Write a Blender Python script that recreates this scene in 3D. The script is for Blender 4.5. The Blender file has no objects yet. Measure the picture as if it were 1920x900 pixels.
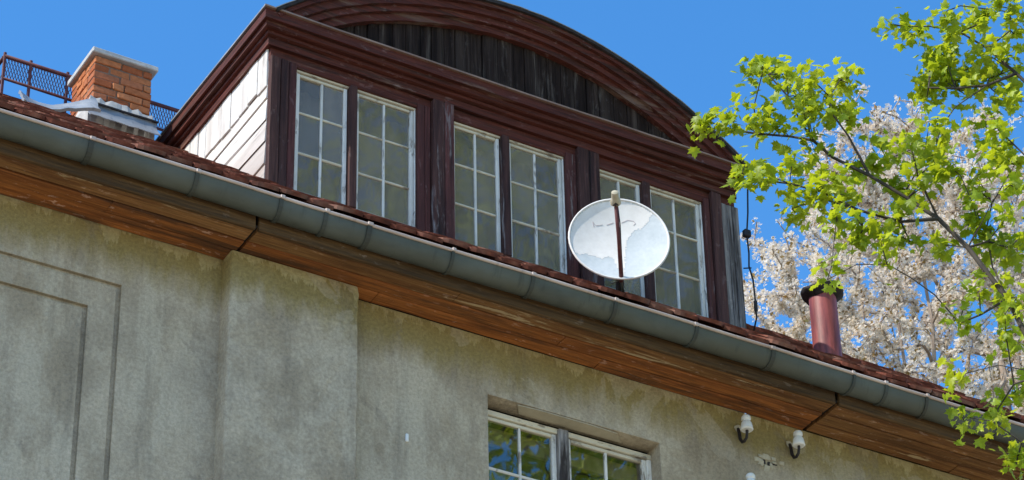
import bpy, math, random
import numpy as np
from mathutils import Vector, Matrix, Quaternion
rnd = random.Random(7)
S = bpy.context.scene
COL = S.collection

# ------------------------------------------------------------------ camera, sky, sun, exposure
cam_data = bpy.data.cameras.new('camera'); cam = bpy.data.objects.new('camera', cam_data); COL.objects.link(cam)
YAW, PITCH, ROLL = math.radians(31.0), math.radians(34.2), math.radians(1.31)
FWD = Vector((math.sin(YAW)*math.cos(PITCH), math.cos(YAW)*math.cos(PITCH), math.sin(PITCH)))
r0 = Vector((math.cos(YAW), -math.sin(YAW), 0)); d0 = FWD.cross(r0)
RIGHT = r0*math.cos(ROLL)+d0*math.sin(ROLL); DOWN = d0*math.cos(ROLL)-r0*math.sin(ROLL)
CAM = Vector((-7.668, -12.761, 1.6))
mw = Matrix((RIGHT, -DOWN, -FWD)).transposed().to_4x4(); mw.translation = CAM
cam.matrix_world = mw
cam_data.sensor_width = 36; cam_data.lens = 5485/1920*36; cam_data.clip_start = 0.1; cam_data.clip_end = 2000
S.camera = cam

SUN_EL, SUN_AZ = math.radians(46), math.radians(-93)     # azimuth from +Y towards +X
sun_dir = Vector((math.sin(SUN_AZ)*math.cos(SUN_EL), math.cos(SUN_AZ)*math.cos(SUN_EL), math.sin(SUN_EL)))
W = bpy.data.worlds.new('World'); S.world = W; W.use_nodes = True
wn = W.node_tree.nodes; wl = W.node_tree.links
sky = wn.new('ShaderNodeTexSky'); sky.sky_type = 'NISHITA'; sky.sun_disc = False
sky.sun_elevation = SUN_EL; sky.sun_rotation = SUN_AZ
sky.air_density = 1.0; sky.dust_density = 0.25; sky.ozone_density = 2.2; sky.altitude = 300
wn['Background'].inputs['Strength'].default_value = 0.15
hs = wn.new('ShaderNodeHueSaturation'); hs.inputs['Saturation'].default_value = 1.31; hs.inputs['Value'].default_value = 1.11
wl.new(sky.outputs['Color'], hs.inputs['Color']); wl.new(hs.outputs['Color'], wn['Background'].inputs['Color'])
sl = bpy.data.lights.new('sun', 'SUN'); sl.energy = 3.3; sl.angle = math.radians(0.53); sl.color = (1.0, 0.95, 0.86)
so = bpy.data.objects.new('sun', sl); COL.objects.link(so); so.rotation_euler = sun_dir.to_track_quat('Z', 'Y').to_euler(); so.location = (-20, 0, 30)
S.view_settings.view_transform = 'Standard'; S.view_settings.look = 'None'
S.view_settings.exposure = 0.86; S.view_settings.gamma = 1; S.view_settings.use_curve_mapping = False
S.render.engine = 'CYCLES'
S.cycles.max_bounces = 8; S.cycles.transparent_max_bounces = 12

# ------------------------------------------------------------------ helpers
class MB:
    def __init__(s): s.v = []; s.f = []
    def add(s, vs, fs):
        o = len(s.v); s.v += [tuple(v) for v in vs]; s.f += [tuple(i+o for i in f) for f in fs]; return s
    def box(s, a, b):
        (x0,y0,z0),(x1,y1,z1) = a, b
        return s.add([(x0,y0,z0),(x1,y0,z0),(x1,y1,z0),(x0,y1,z0),(x0,y0,z1),(x1,y0,z1),(x1,y1,z1),(x0,y1,z1)],
              [(0,3,2,1),(4,5,6,7),(0,1,5,4),(1,2,6,5),(2,3,7,6),(3,0,4,7)])
    def cbox(s, a, b, c=0.004, jit=0.0):
        """box with chamfered edges; jit bends the corners a little"""
        A = [min(a[i],b[i]) for i in range(3)]; B = [max(a[i],b[i]) for i in range(3)]
        c = min(c, *[(B[i]-A[i])*0.3 for i in range(3)])
        vs = []; idx = {}
        for sx in (0,1):
            for sy in (0,1):
                for sz in (0,1):
                    sg = (sx,sy,sz); j = [rnd.uniform(-jit,jit) for _ in range(3)]
                    for ax in range(3):
                        p = [ (B[i] if sg[i] else A[i]) + (0 if i == ax else (-c if sg[i] else c)) + j[i] for i in range(3)]
                        idx[(sg,ax)] = len(vs); vs.append(p)
        fs = []
        for ax in range(3):
            o = [i for i in range(3) if i != ax]
            for sgn in (0,1):
                def k(u,v):
                    g=[0,0,0]; g[ax]=sgn; g[o[0]]=u; g[o[1]]=v; return idx[(tuple(g),ax)]
                q = [k(0,0),k(1,0),k(1,1),k(0,1)]
                fs.append(q if (sgn==1) == (ax != 1) else q[::-1])
            for u in (0,1):
                for v in (0,1):
                    def e(t, a_):
                        g=[0,0,0]; g[ax]=t; g[o[0]]=u; g[o[1]]=v; return idx[(tuple(g),a_)]
                    q = [e(0,o[0]),e(1,o[0]),e(1,o[1]),e(0,o[1])]
                    fs.append(q)
        for sx in (0,1):
            for sy in (0,1):
                for sz in (0,1): fs.append([idx[((sx,sy,sz),a_)] for a_ in range(3)])
        return s.add(vs, fs)
    def tube(s, pts, rad, n=8, cap=True):
        pts = [Vector(p) for p in pts]
        if not hasattr(rad,'__len__'): rad = [rad]*len(pts)
        rings = []; up = None
        for i,p in enumerate(pts):
            t = (pts[min(i+1,len(pts)-1)]-pts[max(i-1,0)]).normalized()
            if up is None: up = t.orthogonal().normalized()
            u = (up - t*up.dot(t)).normalized(); up = u; w = t.cross(u)
            rings.append([p+(u*math.cos(2*math.pi*k/n)+w*math.sin(2*math.pi*k/n))*rad[i] for k in range(n)])
        vs = [v for r in rings for v in r]
        fs = [(i*n+k, i*n+(k+1)%n, (i+1)*n+(k+1)%n, (i+1)*n+k) for i in range(len(pts)-1) for k in range(n)]
        if cap: fs += [tuple(range(n))[::-1], tuple((len(pts)-1)*n+k for k in range(n))]
        return s.add(vs, fs)
    def lathe(s, prof, base=(0,0,0), n=20, axis=None, closed=True):
        """prof: list of (r, h) along axis"""
        ax = Vector(axis or (0,0,1)).normalized(); u = ax.orthogonal().normalized(); w = ax.cross(u); b = Vector(base)
        vs = [b+ax*h+(u*math.cos(2*math.pi*k/n)+w*math.sin(2*math.pi*k/n))*r for r,h in prof for k in range(n)]
        fs = [(i*n+k, i*n+(k+1)%n, (i+1)*n+(k+1)%n, (i+1)*n+k) for i in range(len(prof)-1) for k in range(n)]
        if closed: fs += [tuple(range(n))[::-1], tuple((len(prof)-1)*n+k for k in range(n))]
        return s.add(vs, fs)
    def prism_x(s, prof, xs):
        """closed (y,z) profile extruded along x through stations xs=[(x,dy,dz),...]"""
        n = len(prof); vs = [(x, y+dy, z+dz) for x,dy,dz in xs for y,z in prof]
        fs = [(i*n+k, i*n+(k+1)%n, (i+1)*n+(k+1)%n, (i+1)*n+k) for i in range(len(xs)-1) for k in range(n)]
        fs += [tuple(range(n))[::-1], tuple((len(xs)-1)*n+k for k in range(n))]
        return s.add(vs, fs)
    def mesh(s, name, smooth=False):
        m = bpy.data.meshes.new(name); m.from_pydata(s.v, [], s.f)
        import bmesh
        bm = bmesh.new(); bm.from_mesh(m); bmesh.ops.recalc_face_normals(bm, faces=bm.faces); bm.to_mesh(m); bm.free()
        if smooth:
            m.polygons.foreach_set('use_smooth', [True]*len(m.polygons))
        return m

def raw_mesh(name, v, f):
    m = bpy.data.meshes.new(name); m.from_pydata(v, [], f); return m
def link(name, mesh, mat, parent=None, loc=None, rot=None):
    o = bpy.data.objects.new(name, mesh); COL.objects.link(o)
    if mesh is not None and mat is not None and not mesh.materials: mesh.materials.append(mat)
    if parent is not None: o.parent = parent
    if loc is not None: o.location = loc
    if rot is not None: o.rotation_euler = rot
    return o
def obj(name, mb, mat, parent=None, smooth=False, autosmooth=False):
    m = mb.mesh(name, smooth)
    o = link(name, m, mat, parent)
    if autosmooth:
        m.polygons.foreach_set('use_smooth', [True]*len(m.polygons))
        try:
            m.set_sharp_from_angle(angle=math.radians(40))
        except Exception: pass
    return o
def thing(name, label, cat, group=None, loc=(0,0,0)):
    o = bpy.data.objects.new(name, None); COL.objects.link(o); o.location = loc; o.empty_display_size = .2
    o['label'] = label; o['category'] = cat
    if group: o['group'] = group
    return o
def tag(o, label, cat, group=None):
    o['label'] = label; o['category'] = cat
    if group: o['group'] = group
    return o

# ------------------------------------------------------------------ materials
class NT:
    def __init__(s, name):
        s.m = bpy.data.materials.new(name); s.m.use_nodes = True; s.t = s.m.node_tree; s.n = s.t.nodes
        s.p = s.n['Principled BSDF']; s.out = s.n['Material Output']
        s.pos = s.n.new('ShaderNodeNewGeometry').outputs['Position']
    def L(s, a, b): s.t.links.new(a, b)
    def val(s, sock, v):
        if hasattr(v, 'is_output') or hasattr(v, 'node'): s.L(v, sock)
        else: sock.default_value = v if not isinstance(v, tuple) or len(v) == 4 or sock.type == 'VECTOR' else (*v, 1)
    def noise(s, scale=5, stretch=(1,1,1), detail=5, rough=.6, dist=0, off=(0,0,0)):
        mp = s.n.new('ShaderNodeMapping'); s.L(s.pos, mp.inputs['Vector']); mp.inputs['Scale'].default_value = stretch; mp.inputs['Location'].default_value = off
        n = s.n.new('ShaderNodeTexNoise'); n.inputs['Scale'].default_value = scale; n.inputs['Detail'].default_value = detail
        n.inputs['Roughness'].default_value = rough; n.inputs['Distortion'].default_value = dist
        s.L(mp.outputs[0], n.inputs['Vector']); return n.outputs['Fac']
    def voro(s, scale=5, stretch=(1,1,1)):
        mp = s.n.new('ShaderNodeMapping'); s.L(s.pos, mp.inputs['Vector']); mp.inputs['Scale'].default_value = stretch
        n = s.n.new('ShaderNodeTexVoronoi'); n.inputs['Scale'].default_value = scale
        s.L(mp.outputs[0], n.inputs['Vector']); return n
    def ramp(s, fac, *stops):
        r = s.n.new('ShaderNodeValToRGB'); s.L(fac, r.inputs[0]); e = r.color_ramp.elements
        while len(e) < len(stops): e.new(.5)
        for i,(p,c) in enumerate(stops):
            e[i].position = p
            e[i].color = (c,c,c,1) if not isinstance(c, tuple) else (*c,1)
        return r.outputs[0]
    def mix(s, fac, a, b, mode='MIX'):
        x = s.n.new('ShaderNodeMix'); x.data_type = 'RGBA'; x.blend_type = mode
        s.val(x.inputs[0], fac); s.val(x.inputs[6], a); s.val(x.inputs[7], b); return x.outputs[2]
    def math(s, op, a, b=0.5):
        x = s.n.new('ShaderNodeMath'); x.operation = op; s.val(x.inputs[0], a); s.val(x.inputs[1], b); return x.outputs[0]
    def axis(s, ax, lo, hi):
        sp = s.n.new('ShaderNodeSeparateXYZ'); s.L(s.pos, sp.inputs[0])
        x = s.n.new('ShaderNodeMapRange'); s.L(sp.outputs[ax], x.inputs[0]); x.inputs[1].default_value = lo; x.inputs[2].default_value = hi
        return x.outputs[0]
    def rand(s): return s.n.new('ShaderNodeObjectInfo').outputs['Random']
    def done(s, col, rough=.8, bump=None, bs=.3, bd=.01, metal=0, spec=.3):
        s.val(s.p.inputs['Base Color'], col); s.val(s.p.inputs['Roughness'], rough)
        s.p.inputs['Metallic'].default_value = metal; s.p.inputs['Specular IOR Level'].default_value = spec
        if bump is not None:
            b = s.n.new('ShaderNodeBump'); b.inputs['Strength'].default_value = bs; b.inputs['Distance'].default_value = bd
            s.L(bump, b.inputs['Height']); s.L(b.outputs[0], s.p.inputs['Normal'])
        return s.m

def m_stucco():
    t = NT('stucco')
    big = t.noise(1.1, (1,1,.8), 8, .66); mid = t.noise(4.5, (1,1,.7), 8, .7, off=(3,1,7)); fine = t.noise(48, detail=6, rough=.75); spk = t.noise(17, detail=8, rough=.8, off=(5,5,5))
    c = t.ramp(big, (.3,(.29,.232,.155)), (.44,(.385,.32,.225)), (.55,(.48,.41,.30)), (.72,(.36,.293,.197)))
    c = t.mix(t.ramp(mid, (.42,0.0),(.60,.4)), c, (.23,.195,.145))
    c = t.mix(t.ramp(t.noise(2.1,(1,1,.35),8,.68,off=(9,2,4)), (.52,0.0),(.60,.6)), c, (.52,.46,.345))
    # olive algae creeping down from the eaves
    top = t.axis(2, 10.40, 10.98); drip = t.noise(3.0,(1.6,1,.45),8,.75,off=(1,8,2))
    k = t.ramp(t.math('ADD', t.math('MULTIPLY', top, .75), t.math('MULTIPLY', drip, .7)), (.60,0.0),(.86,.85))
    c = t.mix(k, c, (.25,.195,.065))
    # pale lime runs and flaked edges under the boards
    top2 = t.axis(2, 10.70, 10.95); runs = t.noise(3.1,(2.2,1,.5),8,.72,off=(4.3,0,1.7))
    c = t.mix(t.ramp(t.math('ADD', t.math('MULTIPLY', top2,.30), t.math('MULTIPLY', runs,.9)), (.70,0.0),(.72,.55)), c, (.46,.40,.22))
    # dark vertical washes
    c = t.mix(t.ramp(t.noise(3.4,(1.8,1,.16),8,.72,off=(2,2,2)), (.54,0.0),(.70,.42)), c, (.15,.128,.10))
    c = t.mix(t.ramp(t.noise(1.7,(1,1,.8),9,.62,.8,off=(6,1,9)), (.56,0.0),(.575,.30)), c, (.48,.425,.325))
    c = t.mix(t.ramp(t.noise(2.6,(1,1,.7),9,.66,.6,off=(2,5,1)), (.60,0.0),(.62,.32)), c, (.23,.195,.15))
    c = t.mix(.6, c, t.ramp(fine,(.28,.24),(.72,.74)), 'OVERLAY')
    c = t.mix(t.ramp(spk,(.60,0.0),(.68,.6)), c, (.12,.105,.08))
    h = t.math('ADD', t.math('MULTIPLY', fine, .8), t.math('MULTIPLY', spk, .8))
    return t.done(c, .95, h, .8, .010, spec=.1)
def m_wood(name, cols, stretch, wear=None, wearcol=(.3,.28,.26), rough=.75, ws=(.55,.7), seed=0, spec=.25):
    t = NT(name)
    st2 = tuple(.05 if k < 1 else 1 for k in stretch)
    g = t.noise(16, st2, 7, .65, .5, off=(seed,seed*1.7,seed*.6)); f = t.noise(75, st2, 4, .7, off=(seed,2,seed))
    r = t.rand()
    c = t.ramp(g, *[(.28+.44*i/(len(cols)-1), k) for i,k in enumerate(cols)])
    c = t.mix(.75, c, t.ramp(f,(.3,.2),(.7,.72)),'OVERLAY')
    c = t.mix(.28, c, t.ramp(r,(0,.25),(1,.75)),'OVERLAY')
    if wear is not None:
        w = t.noise(9, tuple(.09 if k < 1 else 1 for k in stretch), 7, .72, .5, off=(7+seed,1,3))
        c = t.mix(t.ramp(w,(ws[0],0.0),(ws[1],wear)), c, wearcol)
    ch = t.noise(26, tuple(.45 if k < 1 else 1 for k in stretch), 5, .65, .3, off=(seed,4,9)); reg = t.noise(2.2, off=(seed,6,2))
    chip = t.math('MULTIPLY', t.ramp(ch,(.60,0.0),(.64,1.0)), t.ramp(reg,(.42,.1),(.62,.8)))
    hs_ = t.n.new('ShaderNodeHueSaturation'); t.L(c, hs_.inputs['Color']); hs_.inputs['Saturation'].default_value = .62; hs_.inputs['Value'].default_value = 2.1
    c = t.mix(chip, c, hs_.outputs['Color'])
    h = t.math('SUBTRACT', t.math('ADD', g, t.math('MULTIPLY', f, .6)), t.math('MULTIPLY', chip, .35))
    return t.done(c, rough, h, .7, .008, spec=spec)
GX, GY, GZ = (.12,1,1), (1,.12,1), (1,1,.12)
RED = [(.018,.007,.005),(.062,.016,.011),(.10,.025,.016),(.045,.016,.011),(.12,.055,.036)]
DRK = [(.010,.006,.005),(.042,.017,.014),(.078,.034,.027),(.034,.019,.016)]
M_STUCCO = m_stucco()
M_REDX = m_wood('red_brown_paint_long', RED, GX, .8, (.16,.10,.072), seed=1, ws=(.56,.66))
M_REDY = m_wood('red_brown_paint_deep', RED, GY, .8, (.20,.125,.085), seed=2, ws=(.54,.66))
M_REDZ = m_wood('red_brown_paint_upright', [(.022,.010,.009),(.065,.022,.019),(.10,.032,.027),(.055,.03,.027)], GZ, .85, (.24,.22,.215), seed=3, ws=(.57,.64))
M_DARKZ = m_wood('weathered_dark_post', DRK, GZ, .85, (.27,.25,.245), seed=4, ws=(.58,.66))
M_GREYZ = m_wood('bare_grey_plank', [(.05,.042,.038),(.19,.175,.165),(.33,.31,.295)], GZ, .95, (.025,.018,.016), seed=5, ws=(.5,.6))
M_TYMP = m_wood('black_tarred_plank', [(.007,.004,.003),(.024,.015,.012),(.058,.042,.034)], GZ, .75, (.15,.125,.105), seed=6, ws=(.56,.68), spec=.08)
M_SOFF = m_wood('orange_varnished_board', [(.11,.036,.011),(.235,.078,.020),(.32,.115,.030),(.17,.062,.02)], GX, .85, (.06,.03,.016), seed=7, ws=(.48,.62))
M_SOFFW = m_wood('worn_varnished_board', [(.07,.03,.012),(.16,.07,.024),(.25,.125,.045),(.12,.055,.022)], GX, .9, (.44,.33,.19), seed=8, ws=(.58,.62))
M_FASC = m_wood('fascia_board', [(.03,.017,.007),(.085,.045,.016),(.13,.07,.025)], GX, .6, (.20,.12,.05), seed=9)
def m_white(name, stretch, base=(.66,.65,.60), flake=.85, col=(.20,.165,.13), ws=(.55,.62), seed=0):
    t = NT(name)
    a = t.noise(16, stretch, 7, .7, .3, off=(seed,3,1)); b = t.noise(3,(1,1,1),5,.6,off=(1,seed,5))
    c = t.ramp(b,(.3,tuple(k*.72 for k in base)),(.6,base))
    c = t.mix(t.ramp(a,(ws[0],0.0),(ws[1],flake)), c, col)
    return t.done(c, .6, a, .4, .004, spec=.3)
M_FRAMEX = m_white('old_white_paint_long', (.4,1,1), (.64,.59,.46), seed=1)
M_FRAMEZ = m_white('old_white_paint_upright', (1,1,.3), (.70,.68,.62), seed=2)
def m_cheek(name, stretch, seed):
    t = NT(name)
    g = t.noise(7, stretch, 6, .65, .4, off=(seed,1,2)); lo = t.axis(2, 12.75, 12.0)
    c = t.ramp(g,(.3,(.46,.42,.38)),(.5,(.66,.63,.58)),(.7,(.56,.52,.47)))
    k = t.ramp(t.math('ADD', t.math('MULTIPLY', lo,.32), t.math('MULTIPLY', t.noise(4,stretch,6,.65,off=(3,seed,1)),.8)),(.5,0.0),(.85,.75))
    c = t.mix(k, c, (.30,.22,.18))
    c = t.mix(t.ramp(t.noise(11,stretch,7,.72,off=(seed,9,4)),(.56,0.0),(.66,.6)), c, (.22,.19,.16))
    c = t.mix(.25, c, t.ramp(t.rand(),(0,.35),(1,.65)),'OVERLAY')
    return t.done(c, .75, g, .4, .004, spec=.2)
M_CHEEKZ = m_cheek('whitewashed_plank_upright', GZ, 1); M_CHEEKY = m_cheek('whitewashed_plank_lapped', GY, 2)
def m_zinc(name, a, b, c3, metal=.35, rough=.5):
    t = NT(name); n = t.noise(5,(.5,1,1.2),6,.65); n2 = t.noise(1.6,(1,1,1),4,.6,off=(2,3,4)); st = t.noise(7,(3,1,.3),5,.6,off=(1,1,8))
    c = t.ramp(n,(.3,a),(.7,b)); c = t.mix(t.ramp(n2,(.45,0.0),(.65,.6)), c, c3)
    c = t.mix(t.ramp(st,(.6,0.0),(.72,.45)), c, tuple(k*.5 for k in a))
    return t.done(c, t.ramp(n,(.3,rough-.1),(.7,rough+.15)), n, .15, .004, metal=metal, spec=.4)
M_ZINC = m_zinc('aged_zinc', (.058,.066,.056),(.115,.127,.108),(.08,.08,.056), .2, .6)
M_ZINCD = m_zinc('dull_bracket_zinc', (.03,.034,.028),(.075,.082,.068),(.05,.045,.03), .2, .65)
M_DRIP = m_zinc('brown_drip_edge', (.16,.10,.075),(.30,.21,.165),(.12,.07,.05), .0, .55)
M_ZINCB = m_zinc('bright_sheet_metal', (.17,.19,.205),(.36,.375,.385),(.25,.24,.225), .25, .45)
M_LITRIM = m_zinc('lit_folded_edge', (.42,.33,.28),(.60,.50,.44),(.34,.25,.20), .1, .5)  # pale pink tone paints a sunlit highlight on gutter lip and clips
def m_tile():
    t = NT('clay_tile'); n = t.noise(14, detail=6, rough=.7); b = t.noise(3, detail=4, off=(2,2,2)); r = t.rand()
    c = t.ramp(n,(.3,(.075,.026,.017)),(.55,(.16,.052,.033)),(.75,(.24,.09,.06)))
    c = t.mix(t.ramp(b,(.5,0.0),(.7,.55)), c, (.36,.22,.16))
    c = t.mix(.55, c, t.ramp(r,(0,.2),(1,.72)),'OVERLAY')
    return t.done(c, .9, n, .5, .006, spec=.15)
M_TILE = m_tile()
def m_brick():
    t = NT('orange_brick'); n = t.noise(30, detail=6, rough=.7); r = t.rand()
    c = t.ramp(r,(0,(.30,.085,.035)),(.35,(.44,.15,.06)),(.7,(.50,.19,.08)),(1,(.36,.12,.06)))
    c = t.mix(.7, c, t.ramp(n,(.3,.3),(.7,.65)),'OVERLAY')
    return t.done(c, .92, n, .6, .006, spec=.1)
M_BRICK = m_brick()
def m_plain(name, a, b, scale=12, rough=.85, bs=.3, metal=0, spec=.25, stretch=(1,1,1)):
    t = NT(name); n = t.noise(scale, stretch, 6, .65)
    return t.done(t.ramp(n,(.3,a),(.7,b)), rough, n, bs, .005, metal=metal, spec=spec)
M_MORTAR = m_plain('mortar', (.12,.07,.045),(.26,.17,.12), 25)
M_CONC = m_plain('pale_concrete', (.34,.33,.31),(.50,.49,.46), 18)
M_RUSTP = m_plain('red_oxide_pipe', (.10,.020,.016),(.34,.08,.066), 12, .5, stretch=(2,2,.25), spec=.4)
M_SOOT_RECESS = m_plain('sooty_iron_recess_dark', (.012,.011,.011),(.05,.04,.035), 20, .8)  # cap iron; also shade painted in wall holes and dark backing for gaps
M_IRON = m_plain('black_iron', (.010,.008,.009),(.03,.022,.02), 30, .6, spec=.4)
M_RAIL = m_plain('purple_brown_rail', (.06,.018,.022),(.14,.045,.04), 20, .6)
M_PORC = m_plain('white_porcelain', (.66,.68,.66),(.78,.79,.77), 12, .18, .05, spec=.6)
M_RUBBER = m_plain('black_cable_sheath', (.012,.012,.014),(.03,.03,.035), 20, .6)
M_PLAST = m_plain('chipped_plaster', (.36,.32,.23),(.48,.43,.32), 25)
M_TANPL = m_plain('tan_render', (.36,.32,.23),(.46,.41,.30), 10)
M_ROOFM = m_plain('dark_roof_felt', (.016,.014,.014),(.045,.038,.036), 15, .9)
M_CURT = m_plain('grey_net_curtain', (.08,.07,.056),(.36,.32,.265), 4.2, .95, stretch=(1.6,1,.7))
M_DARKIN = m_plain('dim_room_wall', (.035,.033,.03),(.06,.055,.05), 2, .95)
M_GROUND = m_plain('bounce_gravel', (.28,.23,.14),(.50,.42,.30), .25, .98, .2)  # unseen ground; tan tone lightened for warm bounce onto wall and soffit
M_BARK = m_plain('grey_brown_bark', (.03,.025,.02),(.09,.075,.06), 14, .95, .6, stretch=(1,1,.3))
M_BARK2 = m_plain('cherry_bark', (.14,.10,.075),(.44,.36,.29), 6, .9, .5)
def m_enamel(name, a, b):
    t = NT(name); n = t.noise(9, detail=6, rough=.65); f = t.noise(40, detail=4)
    c = t.ramp(n,(.3,a),(.7,b)); c = t.mix(.25, c, t.ramp(f,(.3,.35),(.7,.62)),'OVERLAY')
    return t.done(c, .6, n, .1, .002, spec=.2)
M_DISHW = m_enamel('white_enamel', (.64,.61,.57),(.74,.71,.67)); M_DISH = m_enamel('faded_blue_grey_enamel', (.46,.50,.51),(.54,.57,.58))
M_MARK = m_enamel('faded_print', (.42,.34,.35),(.5,.44,.45))
def m_glass(name, refl, d0, d1):
    t = NT(name); t.n.remove(t.p)
    wob = t.noise(2.2,(1,1,.8),2,.4); b = t.n.new('ShaderNodeBump'); b.inputs['Strength'].default_value=.10; b.inputs['Distance'].default_value=.05; t.L(wob, b.inputs['Height'])
    gl = t.n.new('ShaderNodeBsdfGlossy'); gl.inputs['Roughness'].default_value=.02; gl.inputs['Color'].default_value=(.95,.97,.95,1); t.L(b.outputs[0], gl.inputs['Normal'])
    tr = t.n.new('ShaderNodeBsdfTransparent'); tr.inputs['Color'].default_value=(.90,.88,.82,1)
    df = t.n.new('ShaderNodeBsdfDiffuse'); df.inputs['Color'].default_value=(.36,.33,.285,1)
    lw = t.n.new('ShaderNodeLayerWeight'); lw.inputs['Blend'].default_value = .5
    fac = t.math('ADD', t.math('MULTIPLY', t.math('POWER', lw.outputs['Facing'], 3.0), .5), refl)
    dirt = t.math('MULTIPLY', t.ramp(t.noise(3.5,(1,1,.6),7,.72,off=(3,3,3)),(.35,d0),(.70,d1)), t.ramp(t.rand(),(0,.45),(1,1.0)))
    m1 = t.n.new('ShaderNodeMixShader'); t.L(dirt, m1.inputs[0]); t.L(tr.outputs[0], m1.inputs[1]); t.L(df.outputs[0], m1.inputs[2])
    m2 = t.n.new('ShaderNodeMixShader'); t.L(fac, m2.inputs[0]); t.L(m1.outputs[0], m2.inputs[1]); t.L(gl.outputs[0], m2.inputs[2])
    t.L(m2.outputs[0], t.out.inputs['Surface']); return t.m
M_GLASS = m_glass('old_window_glass', .030, .30, .58); M_GLASSL = m_glass('dark_window_glass', .14, .0, .06)
def m_leaf(name, cols, trans, tf=.5, rough=.45):
    t = NT(name); n = t.noise(2.5, detail=4); n2 = t.noise(40, detail=2)
    c = t.ramp(n, *[(.3+.4*i/(len(cols)-1),k) for i,k in enumerate(cols)])
    isl = t.n.new('ShaderNodeNewGeometry').outputs['Random Per Island']
    c = t.mix(.75, c, t.ramp(t.mix(.5, isl, t.rand()),(.1,.18),(.9,.78)),'OVERLAY')
    c = t.mix(.4, c, t.ramp(n2,(.3,.3),(.7,.66)),'OVERLAY')
    t.done(c, rough, spec=.35)
    tr = t.n.new('ShaderNodeBsdfTranslucent'); tr.inputs['Color'].default_value = (*trans,1)
    ms = t.n.new('ShaderNodeMixShader'); ms.inputs[0].default_value = tf
    t.L(t.p.outputs[0], ms.inputs[1]); t.L(tr.outputs[0], ms.inputs[2]); t.L(ms.outputs[0], t.out.inputs['Surface']); return t.m
M_LEAF = m_leaf('young_maple_leaf', [(.10,.17,.010),(.23,.31,.016),(.38,.39,.028)], (.52,.58,.018), .5)
M_BLOS = m_leaf('white_blossom', [(.62,.50,.38),(.80,.71,.59),(.88,.83,.75)], (.82,.74,.63), .45, .7)
M_BUD = m_leaf('bronze_young_leaf', [(.22,.11,.04),(.34,.22,.08),(.30,.28,.10)], (.45,.30,.10), .4, .6)

# ------------------------------------------------------------------ ground
g = MB(); g.add([(-600,-600,0),(600,-600,0),(600,600,0),(-600,600,0)],[(0,1,2,3)])
ground = obj('ground', g, M_GROUND); ground['kind'] = 'structure'

# ------------------------------------------------------------------ house
house = thing('house', 'old grey rendered house with tiled roof and brown arched dormer', 'house')
XL, XR, ZE, YB = -7.0, 4.35, 10.95, 9.2          # left end, right end, eaves soffit level, rear wall
SLOPE = math.radians(39.1)
YK, ZK = 1.95, 11.125+.812*2.45                     # break of the roof
YR, ZR = 4.6, ZK+.36*(4.6-1.95)                   # ridge
roof_z = lambda y: 11.125+.812*(y+.5) if y < YK else ZK+.36*(y-YK)
# wall skin made of cells: panel grooves cut in, window opening left open
WX0, WX1, WZ0, WZ1 = -.193, 1.013, 9.15, 10.556
GR = [(-4.60,-2.54,8.3,10.585,.032,.022), (-4.40,-2.73,8.5,10.392,.032,.022)]
xs = {XL, XR, WX0, WX1}; zs = {0., ZE, WZ0, WZ1}
for a,b,c,d,w,_ in GR:
    xs |= {a,a+w,b-w,b}; zs |= {c,c+w,d-w,d}
xs = sorted(xs); zs = sorted(zs)
def depth(x, z):
    if WX0 < x < WX1 and WZ0 < z < WZ1: return None
    for a,b,c,d,w,dp in GR:
        if a < x < b and c < z < d and not (a+w < x < b-w and c+w < z < d-w): return dp
    return 0.
w = MB(); nx, nz = len(xs)-1, len(zs)-1
D = [[depth((xs[i]+xs[i+1])/2, (zs[j]+zs[j+1])/2) for j in range(nz)] for i in range(nx)]
for i in range(nx):
    for j in range(nz):
        d = D[i][j]
        if d is None: continue
        w.add([(xs[i],d,zs[j]),(xs[i+1],d,zs[j]),(xs[i+1],d,zs[j+1]),(xs[i],d,zs[j+1])],[(0,1,2,3)])
for i in range(nx):
    for j in range(nz):
        d = .14 if D[i][j] is None else D[i][j]
        if i+1 < nx:
            e = .14 if D[i+1][j] is None else D[i+1][j]
            if e != d: w.add([(xs[i+1],d,zs[j]),(xs[i+1],e,zs[j]),(xs[i+1],e,zs[j+1]),(xs[i+1],d,zs[j+1])],[(0,1,2,3)])
        if j+1 < nz:
            e = .14 if D[i][j+1] is None else D[i][j+1]
            if e != d: w.add([(xs[i],d,zs[j+1]),(xs[i+1],d,zs[j+1]),(xs[i+1],e,zs[j+1]),(xs[i],e,zs[j+1])],[(0,1,2,3)])
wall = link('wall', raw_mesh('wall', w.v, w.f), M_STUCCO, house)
w = MB()
for x in (XL, XR):
    w.add([(x,0,0),(x,YB,0),(x,YB,ZE),(x,YR,ZR-.1),(x,YK,ZK-.1),(x,0,ZE+.3)],[(0,1,2,3,4,5)])
w.add([(XL,YB,0),(XR,YB,0),(XR,YB,ZE),(XL,YB,ZE)],[(0,1,2,3)])
obj('outer_wall', w, M_STUCCO, house)
p = MB(); pf = [(-1.935,.02),(-1.935,-.108),(-1.931,-.116),(-1.925,-.12),(-1.125,-.12),(-1.119,-.116),(-1.115,-.108),(-1.115,.02)]
lv = [0,4,7,8.5]+[9.2+.05*k for k in range(35)]+[ZE-.002]
for z in lv:
    j1, j2 = rnd.uniform(-.003,.003), rnd.uniform(-.0045,.0045)
    p.v += [(x+(j1 if x < -1.5 else j2)*(1 if abs(y) > .1 else 0), y+(rnd.uniform(0,.004) if i in (2,5) else 0), z) for i,(x,y) in enumerate(pf)]
p.f = [(a*8+k,a*8+(k+1)%8,(a+1)*8+(k+1)%8,(a+1)*8+k) for a in range(len(lv)-1) for k in range(7)]+[tuple(range(8)),tuple((len(lv)-1)*8+k for k in range(8))]
obj('pilaster', p, M_STUCCO, house, autosmooth=True)
p = MB()
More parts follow.
